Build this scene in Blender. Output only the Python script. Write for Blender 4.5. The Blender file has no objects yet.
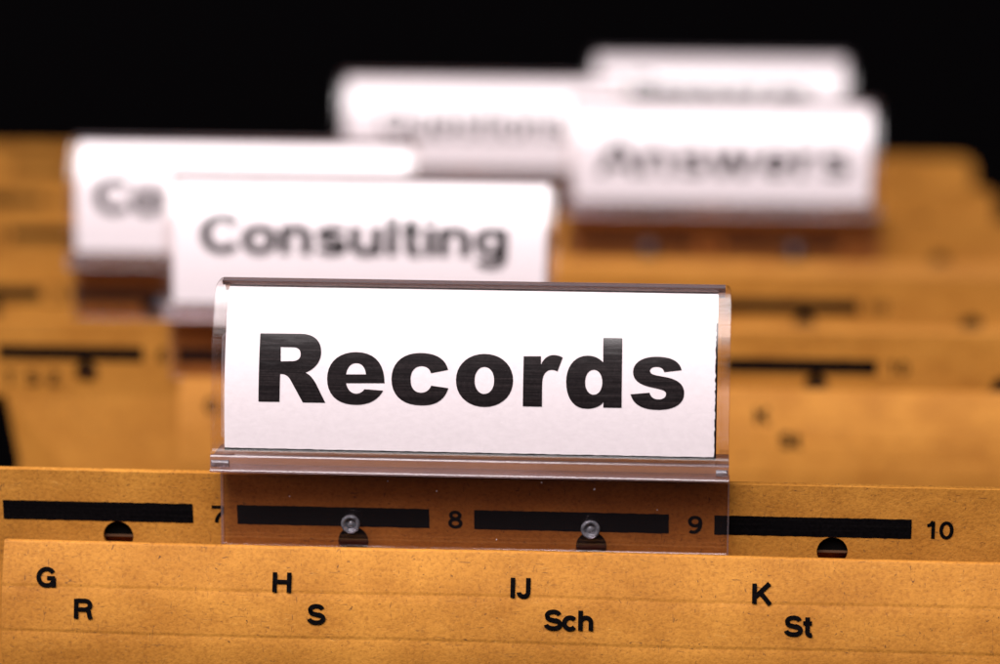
import bpy, bmesh, math, random
from mathutils import Matrix, Vector

MM = 0.001
random.seed(7)
scene = bpy.context.scene
col = scene.collection

# ---------------------------------------------------------------- camera
cam_data = bpy.data.cameras.new('camera')
cam = bpy.data.objects.new('camera', cam_data)
col.objects.link(cam)
scene.camera = cam
cam_data.sensor_width = 36.0
cam_data.lens = 105.0
cam_data.clip_start = 0.02
cam_data.clip_end = 20.0
YAW, PITCH, ROLL = math.radians(4.502), math.radians(10.254), 0.003
rot = Matrix.Rotation(YAW, 4, 'Z') @ Matrix.Rotation(math.pi / 2 - PITCH, 4, 'X') @ Matrix.Rotation(ROLL, 4, 'Z')
cam.matrix_world = Matrix.Translation(Vector((29.39, -329.45, 77.10)) * MM) @ rot
cam_data.dof.use_dof = True
cam_data.dof.focus_distance = 0.3405
cam_data.dof.aperture_fstop = 13.3
cam_data.dof.aperture_blades = 0

# ---------------------------------------------------------------- world, lamps, exposure
world = bpy.data.worlds.new('World')
scene.world = world
world.use_nodes = True
world.node_tree.nodes['Background'].inputs['Color'].default_value = (0.9, 0.85, 0.9, 1)
world.node_tree.nodes['Background'].inputs['Strength'].default_value = 0.008


def area_lamp(name, loc, target, sx, sy, power, color):
    d = bpy.data.lights.new(name, 'AREA')
    d.shape = 'RECTANGLE'
    d.size, d.size_y = sx, sy
    d.energy = power
    d.color = color
    o = bpy.data.objects.new(name, d)
    col.objects.link(o)
    o.location = loc
    o.rotation_euler = (Vector(target) - Vector(loc)).to_track_quat('-Z', 'Y').to_euler()
    return o


area_lamp('softbox_lamp', (-0.24, -0.38, 0.62), (0, 0.08, 0.0), 1.0, 0.46, 18.0, (1.0, 0.94, 0.95))

scene.view_settings.view_transform = 'Standard'
scene.view_settings.look = 'None'
scene.view_settings.gamma = 1.0
scene.view_settings.exposure = 0.0
scene.view_settings.use_curve_mapping = False
scene.render.engine = 'CYCLES'
scene.cycles.max_bounces = 14
scene.cycles.transparent_max_bounces = 32
scene.cycles.transmission_bounces = 12
scene.cycles.caustics_reflective = False
scene.cycles.caustics_refractive = False
scene.cycles.use_denoising = True

# ---------------------------------------------------------------- materials


def new_mat(name):
    m = bpy.data.materials.new(name)
    m.use_nodes = True
    nt = m.node_tree
    for n in list(nt.nodes):
        nt.nodes.remove(n)
    out = nt.nodes.new('ShaderNodeOutputMaterial')
    return m, nt, out


def nd(nt, kind, **kw):
    n = nt.nodes.new(kind)
    for k, v in kw.items():
        if k in n.inputs:
            n.inputs[k].default_value = v
        else:
            setattr(n, k, v)
    return n


def ramp(nt, fac, stops):
    r = nt.nodes.new('ShaderNodeValToRGB')
    els = r.color_ramp.elements
    while len(els) < len(stops):
        els.new(0.5)
    for e, (p, c) in zip(els, stops):
        e.position = p
        e.color = (*c, 1) if len(c) == 3 else c
    nt.links.new(fac, r.inputs['Fac'])
    return r


def mapped(nt, scale):
    g = nt.nodes.new('ShaderNodeNewGeometry')
    mp = nt.nodes.new('ShaderNodeMapping')
    mp.inputs['Scale'].default_value = scale
    nt.links.new(g.outputs['Position'], mp.inputs['Vector'])
    return mp.outputs['Vector']


def mix_col(nt, fac, a, b, mode='MIX'):
    m = nt.nodes.new('ShaderNodeMix')
    m.data_type = 'RGBA'
    m.blend_type = mode
    for sock, v in ((m.inputs[0], fac), (m.inputs[6], a), (m.inputs[7], b)):
        if isinstance(v, bpy.types.NodeSocket):
            nt.links.new(v, sock)
        else:
            sock.default_value = v if not isinstance(v, tuple) or len(v) == 4 else (*v, 1)
    return m.outputs[2]


def kraft_material():
    m, nt, out = new_mat('kraft_board')
    p = nd(nt, 'ShaderNodeBsdfPrincipled', Roughness=0.72)
    p.inputs['Specular IOR Level'].default_value = 0.28
    # cloudy pulp formation, mid-size mottle, fine grain
    n1 = nd(nt, 'ShaderNodeTexNoise', Scale=1.0, Detail=3.0, Roughness=0.6)
    nt.links.new(mapped(nt, (120, 300, 170)), n1.inputs['Vector'])
    n2 = nd(nt, 'ShaderNodeTexNoise', Scale=1.0, Detail=4.0, Roughness=0.65)
    nt.links.new(mapped(nt, (2100, 1800, 2400)), n2.inputs['Vector'])
    base = ramp(nt, n1.outputs['Fac'], [(0.3, KRAFT_LO), (0.7, KRAFT_HI)]).outputs['Color']
    mott = ramp(nt, n2.outputs['Fac'], [(0.30, (0.76, 0.71, 0.63)), (0.5, (1, 1, 1)), (0.70, (1.14, 1.15, 1.20))]).outputs['Color']
    c = mix_col(nt, 1.0, base, mott, 'MULTIPLY')
    # broad handling tone
    n0 = nd(nt, 'ShaderNodeTexNoise', Scale=1.0, Detail=2.0, Roughness=0.5)
    nt.links.new(mapped(nt, (28, 40, 45)), n0.inputs['Vector'])
    tone = ramp(nt, n0.outputs['Fac'], [(0.3, (0.86, 0.83, 0.78)), (0.7, (1.05, 1.06, 1.08))]).outputs['Color']
    c = mix_col(nt, 1.0, c, tone, 'MULTIPLY')
    # short dark fibres at two orientations and a few specks
    for sc, dist, thr, dark in (((420, 800, 2100), 2.5, 0.73, 0.42), ((2300, 800, 520), 2.0, 0.75, 0.45), ((1500, 900, 1500), 3.0, 0.74, 0.38)):
        nf = nd(nt, 'ShaderNodeTexNoise', Scale=1.0, Detail=1.5, Roughness=0.5, Distortion=dist)
        nt.links.new(mapped(nt, sc), nf.inputs['Vector'])
        f = ramp(nt, nf.outputs['Fac'], [(thr - 0.06, (0, 0, 0)), (thr + 0.05, (1, 1, 1))]).outputs['Color']
        c = mix_col(nt, f, c, (0.30 * dark, 0.12 * dark, 0.03 * dark))
    # pale fibres
    nf = nd(nt, 'ShaderNodeTexNoise', Scale=1.0, Detail=1.5, Distortion=2.0)
    nt.links.new(mapped(nt, (700, 900, 2600)), nf.inputs['Vector'])
    f = ramp(nt, nf.outputs['Fac'], [(0.66, (0, 0, 0)), (0.82, (0.3, 0.3, 0.3))]).outputs['Color']
    c = mix_col(nt, f, c, (0.74, 0.42, 0.12))
    nt.links.new(c, p.inputs['Base Color'])
    b = nd(nt, 'ShaderNodeBump', Strength=0.5, Distance=0.00012)
    nt.links.new(n2.outputs['Fac'], b.inputs['Height'])
    b2 = nd(nt, 'ShaderNodeBump', Strength=0.12, Distance=0.0005)
    nt.links.new(n1.outputs['Fac'], b2.inputs['Height'])
    nt.links.new(b.outputs['Normal'], b2.inputs['Normal'])
    nt.links.new(b2.outputs['Normal'], p.inputs['Normal'])
    nt.links.new(p.outputs['BSDF'], out.inputs['Surface'])
    return m


def ink_material(name, base, streak, spec):
    m, nt, out = new_mat(name)
    p = nd(nt, 'ShaderNodeBsdfPrincipled', Roughness=0.55)
    p.inputs['Specular IOR Level'].default_value = spec
    n = nd(nt, 'ShaderNodeTexNoise', Scale=1.0, Detail=3.0, Roughness=0.7)
    nt.links.new(mapped(nt, (60, 100, 5200)), n.inputs['Vector'])
    n2 = nd(nt, 'ShaderNodeTexNoise', Scale=1.0, Detail=2.0, Roughness=0.7)
    nt.links.new(mapped(nt, (3000, 3000, 3000)), n2.inputs['Vector'])
    c = ramp(nt, n.outputs['Fac'], [(0.45, base), (0.75, streak)]).outputs['Color']
    g = ramp(nt, n2.outputs['Fac'], [(0.35, (0.75, 0.75, 0.75)), (0.75, (1.5, 1.5, 1.5))]).outputs['Color']
    nt.links.new(mix_col(nt, 1.0, c, g, 'MULTIPLY'), p.inputs['Base Color'])
    nt.links.new(p.outputs['BSDF'], out.inputs['Surface'])
    return m


def paper_material(name, colr):
    m, nt, out = new_mat(name)
    p = nd(nt, 'ShaderNodeBsdfPrincipled', Roughness=0.8)
    p.inputs['Specular IOR Level'].default_value = 0.2
    n = nd(nt, 'ShaderNodeTexNoise', Scale=1.0, Detail=4.0, Roughness=0.7)
    nt.links.new(mapped(nt, (1100, 1100, 1500)), n.inputs['Vector'])
    lo = tuple(v * 0.93 for v in colr)
    c = ramp(nt, n.outputs['Fac'], [(0.3, lo), (0.65, colr)]).outputs['Color']
    nt.links.new(c, p.inputs['Base Color'])
    b = nd(nt, 'ShaderNodeBump', Strength=0.3, Distance=0.00006)
    nt.links.new(n.outputs['Fac'], b.inputs['Height'])
    nt.links.new(b.outputs['Normal'], p.inputs['Normal'])
    nt.links.new(p.outputs['BSDF'], out.inputs['Surface'])
    return m


def thin_plastic(name, tint, rough, gain, veil=0.0):
    """clear moulded sheet: straight-through light with a tint plus a Fresnel gloss"""
    m, nt, out = new_mat(name)
    tr = nd(nt, 'ShaderNodeBsdfTransparent')
    tr.inputs['Color'].default_value = (*tint, 1)
    gl = nd(nt, 'ShaderNodeBsdfGlossy', Roughness=rough)
    gl.inputs['Color'].default_value = (1, 1, 1, 1)
    # two-sided Schlick reflectance, so that both skins of the sheet behave alike
    lw = nd(nt, 'ShaderNodeLayerWeight', Blend=0.5)
    pw = nd(nt, 'ShaderNodeMath', operation='POWER')
    pw.inputs[1].default_value = 5.0
    nt.links.new(lw.outputs['Facing'], pw.inputs[0])
    mu = nd(nt, 'ShaderNodeMath', operation='MULTIPLY_ADD')
    mu.inputs[1].default_value = 0.96 * gain
    mu.inputs[2].default_value = 0.04 * gain
    mu.use_clamp = True
    nt.links.new(pw.outputs[0], mu.inputs[0])
    n = nd(nt, 'ShaderNodeTexNoise', Scale=1.0, Detail=2.0)
    nt.links.new(mapped(nt, (90, 90, 220)), n.inputs['Vector'])
    b = nd(nt, 'ShaderNodeBump', Strength=0.12, Distance=0.0004)
    nt.links.new(n.outputs['Fac'], b.inputs['Height'])
    nt.links.new(b.outputs['Normal'], gl.inputs['Normal'])
    # hair scratches and dust dull the gloss
    s = nd(nt, 'ShaderNodeTexNoise', Scale=1.0, Detail=2.0, Distortion=1.0)
    nt.links.new(mapped(nt, (260, 500, 2600)), s.inputs['Vector'])
    sr = ramp(nt, s.outputs['Fac'], [(0.5, (rough,) * 3), (0.8, (rough + 0.16,) * 3)])
    nt.links.new(sr.outputs['Color'], gl.inputs['Roughness'])
    # faint cloudiness of handled plastic
    df = nd(nt, 'ShaderNodeBsdfDiffuse')
    df.inputs['Color'].default_value = (0.55, 0.46, 0.50, 1)
    mv = nd(nt, 'ShaderNodeMixShader')
    mv.inputs[0].default_value = veil
    nt.links.new(tr.outputs[0], mv.inputs[1])
    nt.links.new(df.outputs[0], mv.inputs[2])
    mx = nd(nt, 'ShaderNodeMixShader')
    nt.links.new(mu.outputs[0], mx.inputs[0])
    nt.links.new(mv.outputs[0], mx.inputs[1])
    nt.links.new(gl.outputs[0], mx.inputs[2])
    nt.links.new(mx.outputs[0], out.inputs['Surface'])
    return m


def solid_plastic(name, colr, rough, clear, cloud):
    """moulded clear plastic: rough refraction, partly straight-through, with a polished skin"""
    m, nt, out = new_mat(name)
    g = nd(nt, 'ShaderNodeBsdfGlass', Roughness=rough, IOR=1.49)
    g.inputs['Color'].default_value = (*colr, 1)
    tr = nd(nt, 'ShaderNodeBsdfTransparent')
    tr.inputs['Color'].default_value = (*colr, 1)
    mx = nd(nt, 'ShaderNodeMixShader')
    mx.inputs[0].default_value = clear
    nt.links.new(g.outputs[0], mx.inputs[1])
    nt.links.new(tr.outputs[0], mx.inputs[2])
    df = nd(nt, 'ShaderNodeBsdfDiffuse')
    df.inputs['Color'].default_value = (0.60, 0.52, 0.57, 1)
    mc = nd(nt, 'ShaderNodeMixShader')
    mc.inputs[0].default_value = cloud
    nt.links.new(mx.outputs[0], mc.inputs[1])
    nt.links.new(df.outputs[0], mc.inputs[2])
    mx = mc
    gl = nd(nt, 'ShaderNodeBsdfGlossy', Roughness=0.1)
    lw = nd(nt, 'ShaderNodeLayerWeight', Blend=0.5)
    pw = nd(nt, 'ShaderNodeMath', operation='POWER')
    pw.inputs[1].default_value = 4.0
    nt.links.new(lw.outputs['Facing'], pw.inputs[0])
    mu = nd(nt, 'ShaderNodeMath', operation='MULTIPLY_ADD')
    mu.inputs[1].default_value = 0.5
    mu.inputs[2].default_value = 0.05
    nt.links.new(pw.outputs[0], mu.inputs[0])
    m2 = nd(nt, 'ShaderNodeMixShader')
    nt.links.new(mu.outputs[0], m2.inputs[0])
    nt.links.new(mx.outputs[0], m2.inputs[1])
    nt.links.new(gl.outputs[0], m2.inputs[2])
    nt.links.new(m2.outputs[0], out.inputs['Surface'])
    return m


def knob_plastic(name):
    """small clear stud: mostly see-through, a little cloudy, bright glossy skin"""
    m, nt, out = new_mat(name)
    g = nd(nt, 'ShaderNodeBsdfGlass', Roughness=0.12, IOR=1.49)
    g.inputs['Color'].default_value = (0.85, 0.82, 0.86, 1)
    d = nd(nt, 'ShaderNodeBsdfDiffuse')
    d.inputs['Color'].default_value = (0.30, 0.29, 0.33, 1)
    n = nd(nt, 'ShaderNodeTexNoise', Scale=1.0, Detail=2.0)
    nt.links.new(mapped(nt, (1300, 1300, 1300)), n.inputs['Vector'])
    r = ramp(nt, n.outputs['Fac'], [(0.35, (0.12,) * 3), (0.7, (0.45,) * 3)])
    mx = nd(nt, 'ShaderNodeMixShader')
    nt.links.new(r.outputs['Color'], mx.inputs[0])
    nt.links.new(g.outputs[0], mx.inputs[1])
    nt.links.new(d.outputs[0], mx.inputs[2])
    nt.links.new(mx.outputs[0], out.inputs['Surface'])
    return m


def plain(name, colr, rough, spec=0.3):
    m, nt, out = new_mat(name)
    p = nd(nt, 'ShaderNodeBsdfPrincipled', Roughness=rough)
    p.inputs['Specular IOR Level'].default_value = spec
    n = nd(nt, 'ShaderNodeTexNoise', Scale=1.0, Detail=3.0)
    nt.links.new(mapped(nt, (300, 300, 300)), n.inputs['Vector'])
    c = ramp(nt, n.outputs['Fac'], [(0.3, tuple(v * 0.7 for v in colr)), (0.7, colr)]).outputs['Color']
    nt.links.new(c, p.inputs['Base Color'])
    nt.links.new(p.outputs['BSDF'], out.inputs['Surface'])
    return m


KRAFT_LO = (0.390, 0.148, 0.016)
KRAFT_HI = (0.510, 0.212, 0.029)
M_KRAFT = kraft_material()
M_PRINT = ink_material('black_print', (0.003, 0.0025, 0.003), (0.006, 0.005, 0.005), 0.0)
M_TONER = ink_material('label_toner', (0.008, 0.006, 0.007), (0.027, 0.021, 0.022), 0.08)
M_PAPER = paper_material('white_label_paper', (0.86, 0.81, 0.85))
M_SLEEVE = thin_plastic('clear_sleeve_plastic', (0.985, 0.97, 0.965), 0.18, 0.6)
M_BASE = thin_plastic('clear_base_plastic', (0.92, 0.85, 0.84), 0.08, 1.5, 0.006)
M_GUTTER = solid_plastic('gutter_plastic', (0.88, 0.80, 0.82), 0.25, 0.74, 0.09)
M_CREST = solid_plastic('crest_plastic', (0.84, 0.68, 0.60), 0.12, 0.1, 0.12)  # brown tint stands in for card colour reflected inside the crest
M_KNOB = knob_plastic('knob_plastic')
M_LIT_STRIP = plain('lit_strip_brown', (0.15, 0.08, 0.045), 0.5, 0.2)
M_DUST = plain('pale_dust', (0.75, 0.70, 0.68), 0.9, 0.1)
M_HOLE_SHADE = plain('hole_shade_black', (0.004, 0.0035, 0.0035), 0.7, 0.05)
M_BLACK = plain('black_felt', (0.0022, 0.0018, 0.0022), 0.95, 0.02)

# ---------------------------------------------------------------- mesh helpers (all lengths in mm)


def link(name, verts, faces, mat, parent=None, smooth=False):
    me = bpy.data.meshes.new(name)
    me.from_pydata([(x * MM, y * MM, z * MM) for x, y, z in verts], [], faces)
    me.update()
    return link_mesh(name, me, mat, parent, smooth)


def link_mesh(name, me, mat, parent=None, smooth=False):
    if smooth:
        for p in me.polygons:
            p.use_smooth = True
    if mat is not None:
        me.materials.clear()
        me.materials.append(mat)
    o = bpy.data.objects.new(name, me)
    col.objects.link(o)
    if parent is not None:
        o.parent = parent
    return o


def fix_normals(o):
    bm = bmesh.new()
    bm.from_mesh(o.data)
    bmesh.ops.recalc_face_normals(bm, faces=bm.faces)
    bm.to_mesh(o.data)
    bm.free()
    return o


def tag(o, label, cat, group=None):
    o['label'] = label
    o['category'] = cat
    if group:
        o['group'] = group
    return o


def empty(name, loc):
    o = bpy.data.objects.new(name, None)
    o.empty_display_size = 0.01
    o.location = Vector(loc) * MM
    col.objects.link(o)
    return o


def curve_to_mesh(cu):
    tmp = bpy.data.objects.new('tmp', cu)
    col.objects.link(tmp)
    dg = bpy.context.evaluated_depsgraph_get()
    me = bpy.data.meshes.new_from_object(tmp.evaluated_get(dg))
    bpy.data.objects.remove(tmp)
    return me


def loops_to_mesh(loops, extrude=0.0):
    """closed 2-D outlines (mm, even-odd holes) -> filled mesh in the x-z plane, metres"""
    cu = bpy.data.curves.new('tmp', 'CURVE')
    cu.dimensions = '2D'
    cu.fill_mode = 'BOTH'
    cu.extrude = extrude * 0.5
    for lp in loops:
        sp = cu.splines.new('POLY')
        sp.points.add(len(lp) - 1)
        for q, (x, z) in zip(sp.points, lp):
            q.co = (x, z, 0, 1)
        sp.use_cyclic_u = True
    me = curve_to_mesh(cu)
    bpy.data.curves.remove(cu)
    for v in me.vertices:
        x, z, d = v.co
        v.co = (x * MM, d * MM, z * MM)
    return me


def weld(me):
    bm = bmesh.new()
    bm.from_mesh(me)
    bmesh.ops.remove_doubles(bm, verts=bm.verts, dist=1e-6)
    bmesh.ops.recalc_face_normals(bm, faces=bm.faces)
    bm.to_mesh(me)
    bm.free()
    return me


# Grotesque lettering drawn with pen strokes; capital height 1, baseline 0.
# each stroke: list of points; ('A', cx, cy, rx, ry, start, end) is an arc in degrees
PEN = {
    'G': (0.92, [[('A', .46, .5, .36, .41, 32, 270), (.52, .09), ('A', .52, .36, .27, .27, -80, -5), (.79, .44)], [(.86, .45), (.49, .45)], [(.81, .45), (.81, .0)]]),
    'R': (0.86, [[(.10, 0), (.10, 1)], [(.10, .91), (.5, .91), ('A', .5, .69, .24, .22, 90, -90), (.10, .47)], [(.46, .47), ('A', .5, .3, .2, .17, 85, 0), (.72, .14), (.78, 0)]]),
    'H': (0.88, [[(.10, 0), (.10, 1)], [(.76, 0), (.76, 1)], [(.10, .53), (.76, .53)]]),
    'S': (0.80, [[('A', .40, .72, .28, .195, 14, 205), ('A', .30, .68, .18, .16, 190, 265), (.52, .46), ('A', .44, .29, .28, .2, 70, -90), ('A', .38, .29, .31, .2, -90, -172)]]),
    'I': (0.33, [[(.14, 0), (.14, 1)]]),
    'J': (0.66, [[(.50, 1), (.50, .3), ('A', .29, .28, .21, .195, 0, -180)]]),
    'K': (0.86, [[(.10, 0), (.10, 1)], [(.77, 1.02), (.14, .34)], [(.36, .56), (.80, -.02)]]),
    'T': (0.70, [[(.0, .91), (.70, .91)], [(.35, .91), (.35, 0)]]),
    'Z': (0.70, [[(.03, .91), (.66, .91)], [(.62, .9), (.08, .1)], [(.02, .09), (.68, .09)]]),
    'C': (0.85, [[('A', .46, .5, .37, .41, 38, 322)]]),
    'A': (0.90, [[(.06, 0), (.42, 1)], [(.84, 0), (.48, 1)], [(.2, .28), (.7, .28)]]),
    'Q': (0.96, [[('A', .46, .5, .37, .41, 0, 360)], [(.52, .26), (.86, -.04)]]),
    'c': (0.70, [[('A', .34, .36, .26, .285, 40, 320)]]),
    'h': (0.72, [[(.09, 0), (.09, 1)], [(.09, .42), ('A', .33, .42, .23, .235, 160, 0), (.56, 0)]]),
    'n': (0.72, [[(.09, 0), (.09, .72)], [(.09, .42), ('A', .33, .42, .23, .235, 160, 0), (.56, 0)]]),
    'u': (0.72, [[(.57, 0), (.57, .72)], [(.57, .3), ('A', .33, .3, .23, .235, -20, -180), (.10, .72)]]),
    't': (0.46, [[(.20, .95), (.20, .2), ('A', .33, .2, .13, .13, 180, 275), (.41, .09)], [(.0, .65), (.40, .65)]]),
    'o': (0.76, [[('A', .36, .36, .28, .285, 0, 360)]]),
    'e': (0.74, [[(.63, .33), (.09, .33)], [('A', .36, .36, .27, .285, -6, 318)]]),
    's': (0.68, [[('A', .34, .515, .21, .13, 10, 205), ('A', .28, .48, .15, .1, 190, 262), (.42, .33), ('A', .36, .215, .21, .135, 70, -90), ('A', .32, .215, .23, .135, -90, -170)]]),
    'l': (0.30, [[(.12, 0), (.12, 1)]]),
    'i': (0.30, [[(.12, 0), (.12, .72)], [(.12, .84), (.12, 1)]]),
    'g': (0.74, [[('A', .34, .38, .25, .265, 0, 360)], [(.57, .72), (.57, .0), ('A', .33, -.02, .24, .185, 0, -165)]]),
    'r': (0.48, [[(.09, 0), (.09, .72)], [(.09, .38), ('A', .34, .38, .24, .25, 170, 80), (.44, .63)]]),
    'w': (1.02, [[(.06, .72), (.26, 0)], [(.26, 0), (.48, .72)], [(.48, .72), (.72, 0)], [(.72, 0), (.92, .72)]]),
    '1': (0.56, [[(.36, 0), (.36, 1)], [(.36, .86), ('A', .1, .98, .22, .22, -20, -92)]]),
    '3': (0.62, [[('A', .31, .73, .22, .2, 170, -80), (.26, .53)], [('A', .3, .29, .25, .23, 85, -175)]]),
    '4': (0.62, [[(.44, 0), (.44, 1)], [(.44, .95), (.06, .28)], [(.0, .26), (.6, .26)]]),
    '5': (0.62, [[(.55, .92), (.16, .92), (.11, .48), ('A', .3, .33, .25, .26, 130, -170)]]),
    '6': (0.62, [[('A', .31, .31, .23, .25, 0, 360)], [('A', .38, .42, .31, .51, 60, 190)]]),
    '7': (0.60, [[(.02, .93), (.56, .93)], [(.55, .9), ('A', .78, .0, .56, .72, 122, 178)]]),
    '8': (0.62, [[('A', .31, .745, .2, .19, 0, 360)], [('A', .31, .29, .24, .225, 0, 360)]]),
    '9': (0.62, [[('A', .31, .69, .23, .25, 0, 360)], [('A', .24, .58, .31, .51, 10, -120)]]),
    '0': (0.62, [[('A', .31, .5, .23, .43, 0, 360)]]),
}


def pen_points(stroke):
    pts = []
    for it in stroke:
        if it[0] == 'A':
            _, cx, cy, rx, ry, a0, a1 = it
            n = max(4, int(abs(a1 - a0) / 12))
            for k in range(n + 1):
                a = math.radians(a0 + (a1 - a0) * k / n)
                pts.append((cx + rx * math.cos(a), cy + ry * math.sin(a)))
        else:
            pts.append(it)
    out = [pts[0]]
    for p in pts[1:]:
        if math.hypot(p[0] - out[-1][0], p[1] - out[-1][1]) > 0.012:
            out.append(p)
    return out


def text_mesh(s, height, weight, spacing=1.0, wide=1.0):
    """lettering in the x-z plane: centred on x=0, baseline z=0, capital height in mm, stroke weight per height"""
    verts, faces = [], []
    x = 0.0
    lift = 0
    for ch in s:
        adv, strokes = PEN[ch]
        for st in strokes:
            p = pen_points(st)
            n0 = len(verts)
            closed = math.hypot(p[0][0] - p[-1][0], p[0][1] - p[-1][1]) < 0.02
            for i in range(len(p)):
                a = p[i - 1] if i else (p[-2] if closed else p[0])
                c = p[i + 1] if i < len(p) - 1 else (p[1] if closed else p[-1])
                d1 = Vector((p[i][0] - a[0], p[i][1] - a[1]))
                d2 = Vector((c[0] - p[i][0], c[1] - p[i][1]))
                if d1.length == 0:
                    d1 = d2.copy()
                if d2.length == 0:
                    d2 = d1.copy()
                d1.normalize()
                d2.normalize()
                m = (d1 + d2)
                m = m.normalized() if m.length > 1e-4 else d1
                w = weight / 2 / max(0.6, m.dot(d1))
                # horizontals a touch thinner than uprights
                w *= 0.90 + 0.10 * abs(m.y)
                nrm = (-m.y * w, m.x * w)
                for sg in (1, -1):
                    verts.append((((x + p[i][0]) * wide + sg * nrm[0]) * height, -0.004 * lift, (p[i][1] + sg * nrm[1]) * height))
            for i in range(len(p) - 1):
                a = n0 + 2 * i
                faces.append((a, a + 1, a + 3, a + 2))
            lift = (lift + 1) % 3
        x += adv * spacing
    xs = [v[0] for v in verts]
    mid = (min(xs) + max(xs)) / 2
    me = bpy.data.meshes.new('lettering')
    me.from_pydata([((a - mid) * MM, b * MM, c * MM) for a, b, c in verts], [], faces)
    return me


def face_front(me):
    """turn a flat print towards the viewer (-y)"""
    bm = bmesh.new()
    bm.from_mesh(me)
    bm.normal_update()
    for f in bm.faces:
        if f.normal.y > 0:
            f.normal_flip()
    bm.to_mesh(me)
    bm.free()
    return me


def closed_bar(name, outline, x0, x1, mat, parent, bevel=0.0):
    n = len(outline)
    verts = [(x0, y, z) for y, z in outline] + [(x1, y, z) for y, z in outline]
    faces = [(i, (i + 1) % n, n + (i + 1) % n, n + i) for i in range(n)]
    faces += [tuple(range(n - 1, -1, -1)), tuple(range(n, 2 * n))]
    o = fix_normals(link(name, verts, faces, mat, parent))
    if bevel:
        b = o.modifiers.new('edges', 'BEVEL')
        b.width = bevel * MM
        b.segments = 3
        b.limit_method = 'ANGLE'
        for p in o.data.polygons:
            p.use_smooth = False
    return o


# ---------------------------------------------------------------- setting
def sheet(name, pts):
    o = link(name, pts, [(0, 1, 2, 3)], M_BLACK)
    o['kind'] = 'structure'
    return o


FLOOR_Z = -236.0
sheet('drawer_floor', [(-900, -250, FLOOR_Z), (900, -250, FLOOR_Z), (900, 900, FLOOR_Z), (-900, 900, FLOOR_Z)])
sheet('black_backdrop', [(-900, 700, FLOOR_Z), (900, 700, FLOOR_Z), (900, 700, 700), (-900, 700, 700)])

# ---------------------------------------------------------------- suspension files
PITCHX = 28.4


def hole_x(n):
    return 42.3 - PITCHX * (10 - n)


TOP, FRONT_TOP = -1.35, -9.15
BACK_Y, FRONT_Y = 5.2, 1.5
X0, X1 = -232.0, 86.0
FLAP_X0 = hole_x(7) - 12.75
HOLE_Z, HOLE_R = -9.42, 1.82


def rough_line(a, b, step, amp, rnd):
    """points from a to b with a slightly uneven cut"""
    n = max(2, int(math.hypot(b[0] - a[0], b[1] - a[1]) / step))
    dx, dz = (b[0] - a[0]) / n, (b[1] - a[1]) / n
    ln = math.hypot(dx, dz)
    out = []
    for i in range(n):
        j = rnd.uniform(-amp, amp) if i else 0
        out.append((a[0] + dx * i - dz / ln * j, a[1] + dz * i + dx / ln * j))
    return out


def circle(cx, cz, r, n=32):
    return [(cx + r * math.cos(2 * math.pi * i / n), cz + r * math.sin(2 * math.pi * i / n)) for i in range(n)]


LEAN = 0.11


def y_back(z):
    """the punched strip tips slightly forward at the top"""
    return BACK_Y + LEAN * min(max(TOP - z, 0.0), 30.0)


def back_sheet_mesh(rnd):
    cut = hole_x(6) - 13.0
    r = 3.0
    top_r = [(X1 - r + r * math.sin(a), TOP - r + r * math.cos(a)) for a in [math.pi / 2 * i / 6 for i in range(7)]]
    lp = rough_line((X0, TOP), (X1 - r, TOP), 2.2, 0.035, rnd) + top_r
    lp += [(X1, FLOOR_Z + 1), (cut + 6, FLOOR_Z + 1), (cut + 1.5, -24), (cut, -13.5), (X0, -13.5)]
    holes = [circle(hole_x(n), HOLE_Z, HOLE_R) for n in range(2, 12)]
    me = loops_to_mesh([lp] + holes, 0.5)
    for v in me.vertices:
        v.co.y += (y_back(v.co.z / MM) + 0.25) * MM
    return me


def bulge(z):
    """how far the filled front leaf swells towards the viewer at height z"""
    t = min(max(FRONT_TOP - z, 0.0), 34.0)
    return 0.42 * t - 0.0165 * t * t if t < 22 else 9.24 - 7.986 - 0.306 * (t - 22)


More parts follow.
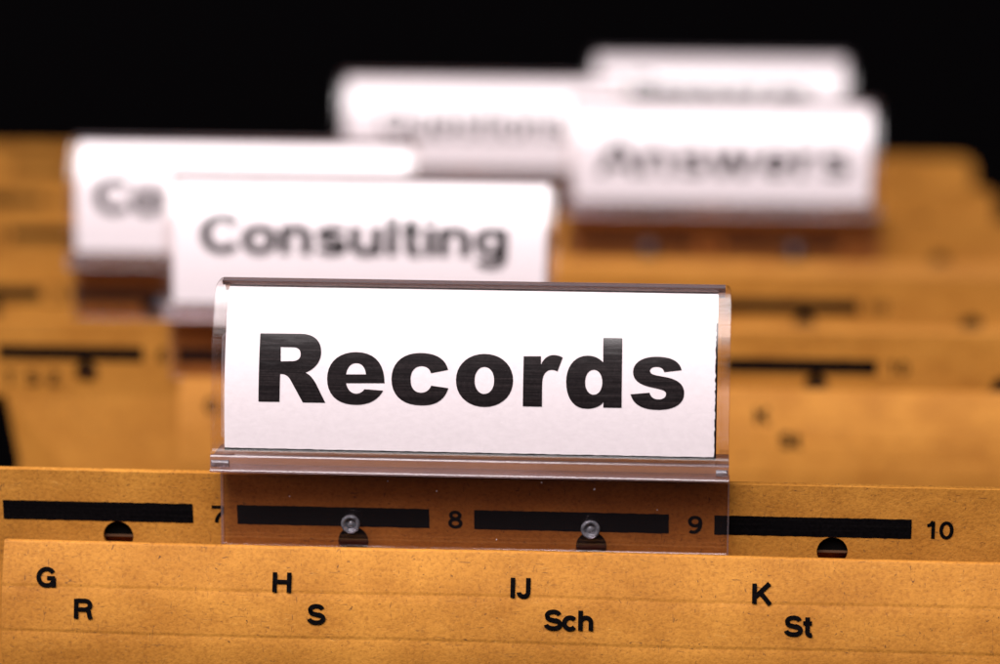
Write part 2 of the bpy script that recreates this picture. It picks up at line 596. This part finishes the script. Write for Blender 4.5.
def front_sheet_obj(parent, rnd):
    """front leaf: pressed score lines, rounded top edge, folded under to meet the back leaf"""
    xs = [FLAP_X0 + (X1 - FLAP_X0) * i / 70 for i in range(71)]
    prof = [(0.85, -0.62), (0.85, -0.12), (0.72, 0.0), (0.4, 0.03), (0.12, 0.0), (0.0, -0.14), (0.0, -0.22), (0.0, -0.8)]
    rows = [(y, FRONT_TOP + z, 1) for y, z in prof]
    for zc in (-14.25, -19.55):
        rows += [(0.0, zc + 0.45, 0), (0.01, zc + 0.25, 0), (0.08, zc + 0.02, 0), (0.07, zc - 0.06, 0), (0.02, zc - 0.6, 0), (0.0, zc - 1.3, 0)]
    rows += [(0.0, z, 0) for z in (-22, -24, -26, -28, -31, -34, -37)]
    rows += [(0.05, -40, 0), (0.6, -120, 0), (1.6, -200, 0), (2.6, FLOOR_Z + 3, 0), (3.6, FLOOR_Z + 0.4, 0)]
    wob = [[rnd.uniform(-1, 1) for _ in xs] for _ in rows]
    verts, faces = [], []
    nx = len(xs)
    for j, (y, z, edge) in enumerate(rows):
        for i, x in enumerate(xs):
            wave = 0.16 * math.sin(x * 0.045 + 1.0) + 0.05 * math.sin(x * 0.21)
            top = (0.03 * wob[0][i] + 0.05 * math.sin(x * 0.09)) if edge else 0.07 * math.sin(x * 0.12 + j // 6) + 0.03 * wob[j][i]
            verts.append((x, FRONT_Y - bulge(z) + y + wave * (0.4 if edge else 0.5), z + top))
    for j in range(len(rows) - 1):
        for i in range(nx - 1):
            a = j * nx + i
            faces.append((a, a + nx, a + nx + 1, a + 1))
    # inner skin of the board
    n0 = len(verts)
    for z, y in ((FRONT_TOP - 0.6, 0.7), (-40, 0.65 - bulge(-40)), (-120, 1.2), (-200, 2.2), (FLOOR_Z + 3, 3.1)):
        for x in (xs[0], xs[-1]):
            wave = 0.16 * math.sin(x * 0.045 + 1.0) + 0.05 * math.sin(x * 0.21)
            verts.append((x, FRONT_Y + y + 0.2 * wave, z))
    for k in range(4):
        a = n0 + 2 * k
        faces.append((a, a + 1, a + 3, a + 2))
    o = link('front_sheet', verts, faces, M_KRAFT, parent, smooth=True)
    return o


def fold_obj(parent):
    """board turned over behind the punched strip"""
    p = [(BACK_Y + 0.55, TOP - 0.55), (BACK_Y + 0.75, TOP - 0.22), (BACK_Y + 1.3, TOP - 0.08), (BACK_Y + 1.9, TOP - 0.25),
         (BACK_Y + 2.15, TOP - 0.7), (BACK_Y + 2.3, TOP - 2), (BACK_Y + 3.7, -15)]
    verts, faces = [], []
    for x in (X0 + 1, X1 - 3.2):
        verts += [(x, y, z) for y, z in p]
    n = len(p)
    for i in range(n - 1):
        faces.append((i, i + 1, n + i + 1, n + i))
    o = link('top_fold', verts, faces, M_KRAFT, parent, smooth=True)
    s = o.modifiers.new('thickness', 'SOLIDIFY')
    s.thickness = 0.35 * MM
    s.offset = 0
    return o


def bar_mesh(rnd):
    w0, w1, h = -13.9, 9.15, 1.2
    lp = rough_line((w0, -h), (w1, -h), 0.5, 0.03, rnd) + rough_line((w1, -h), (w1, h), 0.5, 0.03, rnd) \
        + rough_line((w1, h), (w0, h), 0.5, 0.03, rnd) + rough_line((w0, h), (w0, -h), 0.5, 0.03, rnd)
    return face_front(loops_to_mesh([lp]))


rnd = random.Random(11)
BARS = [bar_mesh(rnd) for _ in range(3)]
NUMBERS = {n: face_front(text_mesh(str(n), 2.15, 0.20, 1.12, 1.25)) for n in range(3, 11)}
LETTERS = {s: face_front(text_mesh(s, 2.35, 0.235, 1.03, 1.1)) for s in ('G', 'R', 'H', 'S', 'IJ', 'Sch', 'K', 'St', 'T', 'Z')}
for me in LETTERS.values():
    for v in me.vertices:
        v.co.z -= 1.1 * MM
BACKS = [back_sheet_mesh(random.Random(3)), back_sheet_mesh(random.Random(4))]
PRINT_GAP = 0.05


def wave_y(x):
    return 0.5 * (0.16 * math.sin(x * 0.045 + 1.0) + 0.05 * math.sin(x * 0.21))


def put(name, me, mat, parent, x, y, z):
    o = link_mesh(name, me, None if me.materials else mat, parent)
    o.location = (x * MM, y * MM, z * MM)
    return o


def on_front(me, parent, x, z):
    o = put('printed_letter', me, M_PRINT, parent, x, FRONT_Y - bulge(z + 1.1) + wave_y(x) - 0.10, z + 1.1)
    t = FRONT_TOP - z - 1.1
    o.rotation_euler = (-math.atan(0.42 - 0.033 * t), 0, 0)
    return o


def suspension_file(i, loc, bars, label):
    root = empty('suspension_file', loc)
    tag(root, label, 'file', 'brown card suspension files one behind another')
    b = link_mesh('back_sheet', BACKS[i % 2], None if BACKS[i % 2].materials else M_KRAFT, root)
    front_sheet_obj(root, random.Random(20 + i))
    fold_obj(root)
    closed_bar('hole_shade_bar', [(BACK_Y + 0.95, -2.6), (BACK_Y + 1.5, -2.6), (BACK_Y + 2.35, -9.4), (BACK_Y + 1.75, -9.4)], X0 + 2, X1 - 4, M_HOLE_SHADE, root)  # near-black bar added inside the fold to paint the holes' shade
    closed_bar('lit_strip', [(BACK_Y + 1.62, -9.45), (BACK_Y + 2.3, -9.45), (BACK_Y + 2.3, -9.72), (BACK_Y + 1.66, -9.72)], X0 + 2, X1 - 4, M_LIT_STRIP, root)  # added brown strip, stands in for light falling through the holes
    py = BACK_Y - PRINT_GAP
    for n in bars:
        put('printed_bar', BARS[n % 3], M_PRINT, root, hole_x(n), py + y_back(-6.38) - BACK_Y, -6.38).rotation_euler = (math.atan(LEAN), 0, 0)
        put('printed_number', NUMBERS[n], M_PRINT, root, hole_x(n) + (12.25 if n < 10 else 12.5), py + y_back(-7.5) - BACK_Y, -7.5).rotation_euler = (math.atan(LEAN), 0, 0)
    for n, a, c in ((7, 'G', 'R'), (8, 'H', 'S'), (9, 'IJ', 'Sch'), (10, 'K', 'St')):
        xa, xb = hole_x(n) - 8.0, hole_x(n) + {'R': -3.4, 'S': -3.8, 'Sch': -2.25, 'St': -3.7}[c]
        on_front(LETTERS[a], root, xa - (xa - 10) * 0.009, -14.25)
        on_front(LETTERS[c], root, xb - (xb - 10) * 0.009, -17.8)
    if 6 in bars:
        for s, dx in (('T', -12.2), ('S', -8.6), ('Z', -5.2)):
            put('printed_letter', LETTERS[s], M_PRINT, root, hole_x(6) + dx, py + y_back(-10.6) - BACK_Y, -10.6).rotation_euler = (math.atan(LEAN), 0, 0)
    return root


FILES = [
    # y, dx, dz, bars, label
    (0, 0.0, 0.0, range(7, 11), 'foremost brown card file with sharp letters G H IJ K, carrying the Records tab'),
    (106, 1.0, -1.1, range(6, 11), 'second brown card file from the front, carrying the Consulting tab'),
    (160, 0.5, -1.0, range(5, 11), 'third brown card file, carrying the half hidden tab that begins Co'),
    (232, 0.0, -1.2, range(4, 11), 'fourth brown card file, carrying the blurred Answers tab on the right'),
    (285, 0.0, -1.5, range(4, 11), 'fifth brown card file, just behind the Answers tab'),
    (345, 0.0, -2.0, range(4, 11), 'rearmost brown card file, its rounded right corner against the black background'),
]
for i, (y, dx, dz, bars, label) in enumerate(FILES):
    suspension_file(i, (dx, y, dz), bars, label)

# ---------------------------------------------------------------- clear index tabs
HALF = 30.3


def y_front(z):
    t = max(z - 2.0, 0.0)
    return 0.6 + 0.03 * t + 0.0006 * t ** 3


Z_ROLL, R_ROLL = 21.15, 2.0


def tab_centre():
    a0 = math.atan(0.03 + 0.0018 * (Z_ROLL - 2) ** 2)
    return y_front(Z_ROLL) + R_ROLL * math.cos(a0), Z_ROLL - R_ROLL * math.sin(a0)


def tab_profile(off, z0, back_y, z_end, n=26):
    """front face from z0 up, over the rounded top, down a back wall; moved inwards by off"""
    pts = []
    for i in range(n):
        z = z0 + (Z_ROLL - z0) * i / (n - 1)
        t = max(z - 2.0, 0)
        s = 0.03 + 0.0018 * t * t
        a = math.atan(s)
        pts.append((y_front(z) + off * math.cos(a), z - off * math.sin(a)))
    a0 = math.atan(0.03 + 0.0018 * (Z_ROLL - 2) ** 2)
    cy, cz = y_front(Z_ROLL) + R_ROLL * math.cos(a0), Z_ROLL - R_ROLL * math.sin(a0)
    r = R_ROLL - off
    for i in range(1, 15):
        a = a0 + (math.pi - a0) * i / 14
        pts.append((cy - r * math.cos(a), cz + r * math.sin(a)))
    y_e = pts[-1][0]
    pts.append((y_e, z_end))
    return pts


def skin(rows_pts, half_fn, name, mat, parent, nx=8):
    """open sheet swept along x"""
    verts, faces = [], []
    for (y, z) in rows_pts:
        h0, h1 = half_fn(z)
        fr = [0.0, 0.12, 0.3] + [0.3 + (h1 - h0 - 0.6) * k / (nx - 4) for k in range(1, nx - 4)] + [h1 - h0 - 0.3, h1 - h0 - 0.12, h1 - h0]
        for d in fr:
            verts.append((h0 + d, y, z))
    for j in range(len(rows_pts) - 1):
        for i in range(nx):
            a = j * (nx + 1) + i
            faces.append((a, a + 1, a + nx + 2, a + nx + 1))
    return link(name, verts, faces, mat, parent, smooth=True)


def rounded_half(z):
    ztop = 22.08
    r = 1.5
    d = max(0.0, r - (ztop - z))
    c = r - math.sqrt(max(0.0, r * r - d * d))
    return (-HALF + 0.55 * c, HALF - 0.55 * c)


def knob_mesh():
    prof = [(0.0, 0.18), (0.28, 0.22), (0.42, 0.42), (0.60, 0.40), (0.74, 0.10), (0.90, 0.0), (1.06, 0.10), (1.16, 0.38), (1.06, 0.72), (0.85, 0.78), (0.85, 0.79), (0.0, 0.79)]
    verts, faces = [], []
    seg = 24
    for r, y in prof:
        for k in range(seg):
            a = 2 * math.pi * k / seg
            verts.append((r * math.cos(a), y, r * math.sin(a)))
    for j in range(len(prof) - 1):
        for k in range(seg):
            faces.append((j * seg + k, j * seg + (k + 1) % seg, (j + 1) * seg + (k + 1) % seg, (j + 1) * seg + k))
    me = bpy.data.meshes.new('knob')
    me.from_pydata([(x * MM, y * MM, z * MM) for x, y, z in verts], [], faces)
    return weld(me)


def make_tab():
    t = empty('index_tab', (0, 0, 0))
    # sleeve: outer and inner skin joined as one clear sheet
    prof = tab_profile(0.0, 2.25, 9.3, 0.4)
    s = skin(prof, rounded_half, 'sleeve', M_SLEEVE, t, 10)
    fix_normals(s)
    m = s.modifiers.new('thickness', 'SOLIDIFY')
    m.thickness = 0.6 * MM
    m.offset = -1
    # thick moulded crest over the top bend
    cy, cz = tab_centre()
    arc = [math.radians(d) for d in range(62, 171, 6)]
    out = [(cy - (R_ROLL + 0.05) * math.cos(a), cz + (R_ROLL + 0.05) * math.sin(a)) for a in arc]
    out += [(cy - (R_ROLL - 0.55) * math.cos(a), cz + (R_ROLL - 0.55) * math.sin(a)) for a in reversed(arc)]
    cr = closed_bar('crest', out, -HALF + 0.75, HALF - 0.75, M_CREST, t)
    # gutter that the sleeve stands in, with a rounded nose
    nose = [(0.6, 0.0), (0.15, 0.02), (0.02, 0.1), (0.0, 0.24), (0.06, 0.36), (0.2, 0.44), (0.3, 0.52), (0.32, 0.7), (0.32, 1.85), (0.45, 2.0),
            (1.15, 2.02), (1.3, 1.6), (8.2, 1.6), (8.4, 1.2), (8.4, 0.2), (8.2, 0.0)]
    closed_bar('gutter', nose, -HALF, HALF, M_GUTTER, t)
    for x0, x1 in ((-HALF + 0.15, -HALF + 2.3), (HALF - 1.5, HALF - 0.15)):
        closed_bar('end_glint', [(0.05, 0.75), (0.0, 0.95), (0.04, 1.2), (0.2, 1.45), (0.45, 1.5), (0.45, 0.7), (0.2, 0.68)], x0, x1, M_KNOB, t, 0.12)  # added bars that imitate light caught at the gutter ends
    for sx in (-1, 1):
        a, b = sorted((sx * (HALF - 0.05), sx * (HALF - 1.15)))
        out = [(1.4, 2.32), (1.5, 5), (1.75, 9), (2.2, 12), (2.9, 15), (3.05, 15.7), (3.6, 15.75), (7.6, 15.75), (7.6, 2.32)]
        closed_bar('end_wall', out, a, b, M_SLEEVE, t)
    base = [(4.0, -0.02), (4.0, -9.62), (4.06, -9.75), (4.84, -9.75), (4.9, -9.62), (4.9, -0.02)]
    closed_bar('base_plate', base, -HALF + 0.9, HALF - 0.1, M_BASE, t)
    for x0, x1 in ((-HALF + 0.55, -HALF + 0.88), (HALF - 0.08, HALF + 0.12)):
        closed_bar('plate_edge', [(3.9, -0.1), (3.9, -9.7), (4.95, -9.7), (4.95, -0.1)], x0, x1, M_GUTTER, t, 0.1)
    k = knob_mesh()
    for sx in (-1, 1):
        o = link_mesh('knob', k, M_KNOB, t, smooth=True)
        o.location = (sx * PITCHX / 2 * MM, 3.2 * MM, -6.75 * MM)
    return t


def copy_tree(o, parent=None):
    c = o.copy()
    col.objects.link(c)
    c.parent = parent
    for ch in list(o.children):
        copy_tree(ch, c)
    return c


# ---------------------------------------------------------------- paper labels
LAB_OFF = 0.85
LX0, LX1, LZ0 = -28.75, 28.75, 2.42


def label_y(z):
    t = max(z - 2.0, 0.0)
    a = math.atan(0.03 + 0.0018 * t * t)
    return y_front(z) + LAB_OFF / max(math.cos(a), 0.5)


def make_label(name_loc, rnd):
    root = empty('paper_label', name_loc)
    prof = tab_profile(LAB_OFF, LZ0, 9.0, 9.0, 30)
    front = [p for p in prof[:-1]]
    xs = [LX0 + (LX1 - LX0) * i / 160 for i in range(161)]
    verts, faces = [], []
    nx = len(xs)
    for j, (y, z) in enumerate(front):
        for i, x in enumerate(xs):
            zz = z + (rnd.uniform(-0.02, 0.02) if j == 0 else 0)
            xx = x + (rnd.uniform(-0.025, 0.025) if i == nx - 1 else 0)
            verts.append((xx, y, zz))
    for j in range(len(front) - 1):
        for i in range(nx - 1):
            a = j * nx + i
            faces.append((a, a + 1, a + nx + 1, a + nx))
    link('front_leaf', verts, faces, M_PAPER, root, smooth=True)
    # rear leaf of the folded card
    yb, zb = front[-1]
    v = [(LX0 + 0.1, yb, zb), (LX1 - 0.1, yb, zb), (LX1 - 0.1, yb - 0.4, 2.6), (LX0 + 0.1, yb - 0.4, 2.6)]
    link('rear_leaf', v, [(0, 1, 2, 3)], M_PAPER, root)
    # remains of the printed cutting frame along the lower and right edge, and a hairline near the top
    def strip(pts_a, pts_b, axis):
        lp = pts_a + pts_b[::-1]
        me = loops_to_mesh([lp])
        link_mesh('printed_border', bend_to_label(me, 0, 0, 0.04), M_PRINT, root)
    n = 120
    a = [(LX0 + (LX1 - LX0) * k / n, LZ0 - 0.03) for k in range(n + 1)]
    c = [(x, LZ0 + 0.30 + rnd.uniform(-0.03, 0.03)) for x, _ in a]
    strip(a, c, 0)
    n = 70
    a = [(LX1 + 0.03, LZ0 + (18.0 - LZ0) * k / n) for k in range(n + 1)]
    c = [(LX1 - 0.22 + rnd.uniform(-0.05, 0.10), z) for _, z in a]
    strip(a, c, 1)
    return root


def bend_to_label(me, x, z, gap=0.05):
    """cut a flat word into bands and lay it on the curved card"""
    bm = bmesh.new()
    bm.from_mesh(me)
    for v in bm.verts:
        v.co.x += x * MM
        v.co.z += z * MM
    zz = [v.co.z for v in bm.verts]
    k = min(zz) + 0.0004
    while k < max(zz):
        bmesh.ops.bisect_plane(bm, geom=bm.verts[:] + bm.edges[:] + bm.faces[:], plane_co=(0, 0, k), plane_no=(0, 0, 1))
        k += 0.0007
    for v in bm.verts:
        v.co.y = (label_y(v.co.z / MM) - gap) * MM
    bm.normal_update()
    for f in bm.faces:
        if f.normal.y > 0:
            f.normal_flip()
    bm.to_mesh(me)
    bm.free()
    return me


GLYPHS = {
    'R': ['-24.70 16.04 L -19.87 16.08 C -18.27 16.07 -17.47 15.28 -17.43 14.10 C -17.39 12.99 -18.13 12.12 -19.23 11.70 C -18.65 11.47 -18.29 11.00 -17.93 10.39 L -16.84 8.26 L -19.50 8.25 L -20.99 10.86 C -21.28 11.32 -21.64 11.49 -21.99 11.50 L -22.20 11.50 L -22.24 8.27 L -24.73 8.25', '-22.22 14.56 L -20.69 14.55 C -20.07 14.53 -19.86 14.19 -19.85 13.80 C -19.83 13.34 -20.11 13.03 -20.73 12.98 L -22.17 12.93'],
    'e': ['-9.91 10.66 L -14.42 10.58 C -14.29 9.85 -13.80 9.37 -13.22 9.38 C -12.78 9.39 -12.46 9.61 -12.25 9.92 L -10.06 9.79 C -10.65 8.69 -11.70 8.11 -13.21 8.08 C -15.33 8.04 -16.63 9.11 -16.66 11.02 C -16.70 12.92 -15.35 14.10 -13.32 14.13 C -11.10 14.17 -9.92 12.86 -9.91 10.66', '-14.44 11.58 L -12.10 11.62 C -12.21 12.48 -12.66 12.90 -13.28 12.89 C -13.93 12.88 -14.36 12.36 -14.44 11.58'],
    'c': ['-2.49 12.31 L -4.49 11.90 C -4.65 12.44 -5.09 12.69 -5.62 12.68 C -6.41 12.67 -6.88 12.06 -6.86 11.11 C -6.84 10.16 -6.36 9.61 -5.62 9.63 C -5.04 9.64 -4.64 9.94 -4.43 10.47 L -2.42 10.21 C -2.83 8.84 -3.88 8.15 -5.55 8.16 C -7.76 8.12 -9.08 9.25 -9.10 11.13 C -9.14 12.96 -7.86 14.12 -5.84 14.16 C -3.98 14.19 -2.82 13.58 -2.49 12.31'],
    'o': ['5.12 11.24 C 5.15 9.48 3.76 8.16 1.83 8.12 C -0.11 8.09 -1.53 9.35 -1.55 11.12 C -1.59 12.87 -0.22 14.15 1.72 14.18 C 3.66 14.22 5.09 12.99 5.12 11.24', '2.91 11.20 C 2.93 10.30 2.46 9.64 1.79 9.62 C 1.13 9.61 0.64 10.26 0.63 11.16 C 0.61 12.06 1.08 12.71 1.74 12.72 C 2.40 12.74 2.89 12.10 2.91 11.20'],
    'r': ['6.29 13.99 L 8.31 14.03 L 8.33 13.09 C 8.66 13.86 9.18 14.18 9.79 14.19 C 10.18 14.19 10.53 14.10 10.85 13.93 L 10.27 12.36 C 10.01 12.48 9.80 12.52 9.57 12.52 C 8.87 12.51 8.49 11.90 8.51 10.79 L 8.52 8.28 L 6.29 8.28'],
    'd': ['15.48 16.19 L 17.72 16.19 L 17.77 8.32 L 15.64 8.31 L 15.66 8.93 C 15.23 8.39 14.54 8.15 13.72 8.14 C 12.18 8.11 11.32 9.37 11.29 11.18 C 11.26 12.98 12.25 14.16 13.73 14.19 C 14.43 14.20 15.05 13.97 15.55 13.47', '15.49 11.22 C 15.50 10.39 15.09 9.78 14.52 9.77 C 13.94 9.76 13.51 10.36 13.50 11.19 C 13.48 12.01 13.89 12.61 14.47 12.62 C 15.04 12.63 15.47 12.05 15.49 11.22'],
    's': ['24.65 12.75 L 22.64 12.49 C 22.51 12.92 22.21 13.08 21.72 13.07 C 21.23 13.06 20.99 12.86 21.00 12.58 C 21.00 12.21 21.56 12.12 22.61 11.97 C 24.18 11.75 24.97 11.17 24.99 10.14 C 25.01 8.84 23.72 8.19 22.06 8.16 C 20.15 8.12 19.09 8.73 18.78 9.90 L 20.99 10.12 C 21.12 9.60 21.52 9.36 22.04 9.37 C 22.57 9.38 22.89 9.63 22.89 10.01 C 22.88 10.43 22.37 10.52 21.33 10.71 C 19.84 10.99 19.05 11.49 19.03 12.43 C 19.01 13.53 20.13 14.18 21.70 14.20 C 23.35 14.23 24.40 13.79 24.65 12.75'],
}


def glyph_loop(s, steps=9):
    tok = s.split()
    pts = [(float(tok[0]), float(tok[1]))]
    i = 2
    while i < len(tok):
        if tok[i] == 'L':
            pts.append((float(tok[i + 1]), float(tok[i + 2])))
            i += 3
        else:
            p0 = pts[-1]
            c = [float(t) for t in tok[i + 1:i + 7]]
            for k in range(1, steps + 1):
                t = k / steps
                u = 1 - t
                pts.append(tuple(u ** 3 * p0[d] + 3 * u * u * t * c[d] + 3 * u * t * t * c[2 + d] + t ** 3 * c[4 + d] for d in (0, 1)))
            i += 7
    if math.hypot(pts[0][0] - pts[-1][0], pts[0][1] - pts[-1][1]) < 0.05:
        pts.pop()
    return pts


TABS = [
    # file, left knob column, dz, word, width mm, cap height, x start from label centre, baseline z, tab label, paper label
    (0, 8, 0.0, 'Records', 0, 0, 0, 0, 'sharp clear plastic index tab in front, with two round knobs below', 'white paper label reading Records in heavy black letters'),
    (1, 7, 0.0, 'Consulting', 47.5, 6.0, -0.9, 10.3, 'clear plastic index tab right behind the Records tab, holding Consulting', 'white paper label reading Consulting, slightly blurred'),
    (2, 6, -0.8, 'Co', 12.6, 6.2, -19.4, 9.3, 'clear plastic index tab at far left, partly behind the Consulting tab', 'white paper label at far left showing only Co'),
    (3, 9, -0.1, 'Answers', 49.0, 7.0, 0.2, 7.6, 'blurred clear plastic index tab on the right, holding Answers', 'blurred white paper label reading Answers'),
    (4, 7, -0.5, 'Questions', 40.0, 6.6, -1.0, 9.0, 'far blurred index tab behind the Consulting tab, left of Answers', 'far blurred white paper label reading Questions, left of the Answers label'),
    (5, 9, 0.0, 'Resources', 42.0, 6.4, 0.0, 10.5, 'rearmost blurred index tab, rising above the Answers tab', 'rearmost blurred white paper label peeking above the Answers label'),
]
proto = make_tab()
for k, (fi, c, dz, word, wid, cap, x0, zb, tl, pl) in enumerate(TABS):
    fy, fdx, fdz = FILES[fi][0], FILES[fi][1], FILES[fi][2]
    loc = (hole_x(c) + PITCHX / 2 + fdx + (0.0, 1.0, 2.6, 0.0, 5.0, -1.0)[fi], fy, fdz + dz)
    t = proto if k == 0 else copy_tree(proto)
    t.location = Vector(loc) * MM
    tag(t, tl, 'index tab', 'clear index tabs clipped to the files')
    lab = make_label(loc, random.Random(40 + k))
    tag(lab, pl, 'label', 'white paper labels in the tabs')
    if word == 'Records':
        for g in word:
            me = loops_to_mesh([glyph_loop(s) for s in GLYPHS[g]])
            link_mesh('printed_letter', bend_to_label(me, 0, 0), M_TONER, lab)
    else:
        me = text_mesh(word, cap, {'Resources': 0.32, 'Co': 0.26, 'Consulting': 0.235, 'Answers': 0.18, 'Questions': 0.17}[word], 1.08)
        xs = [v.co.x for v in me.vertices]
        kx = wid * MM / (max(xs) - min(xs))
        for v in me.vertices:
            v.co.x *= kx
        link_mesh('lettering', bend_to_label(me, x0, zb), M_TONER, lab)

# a few dust specks clinging to the front tab's clear base plate
rd = random.Random(5)
for x, z, r in ((14.6, -2.0, 0.16), (8.4, -1.3, 0.11), (-4.0, -2.6, 0.08), (-21.5, -3.6, 0.09), (22.0, -4.3, 0.08), (3.1, -8.3, 0.07), (-9.8, -1.5, 0.07)):
    n = 7
    lp = [(x + r * rd.uniform(0.5, 1.1) * math.cos(2 * math.pi * k / n), z + r * rd.uniform(0.5, 1.2) * math.sin(2 * math.pi * k / n)) for k in range(n)]
    sp = link_mesh('dust_speck', loops_to_mesh([lp], 0.05), M_DUST, proto)
    sp.location = (0, 3.96 * MM, 0)
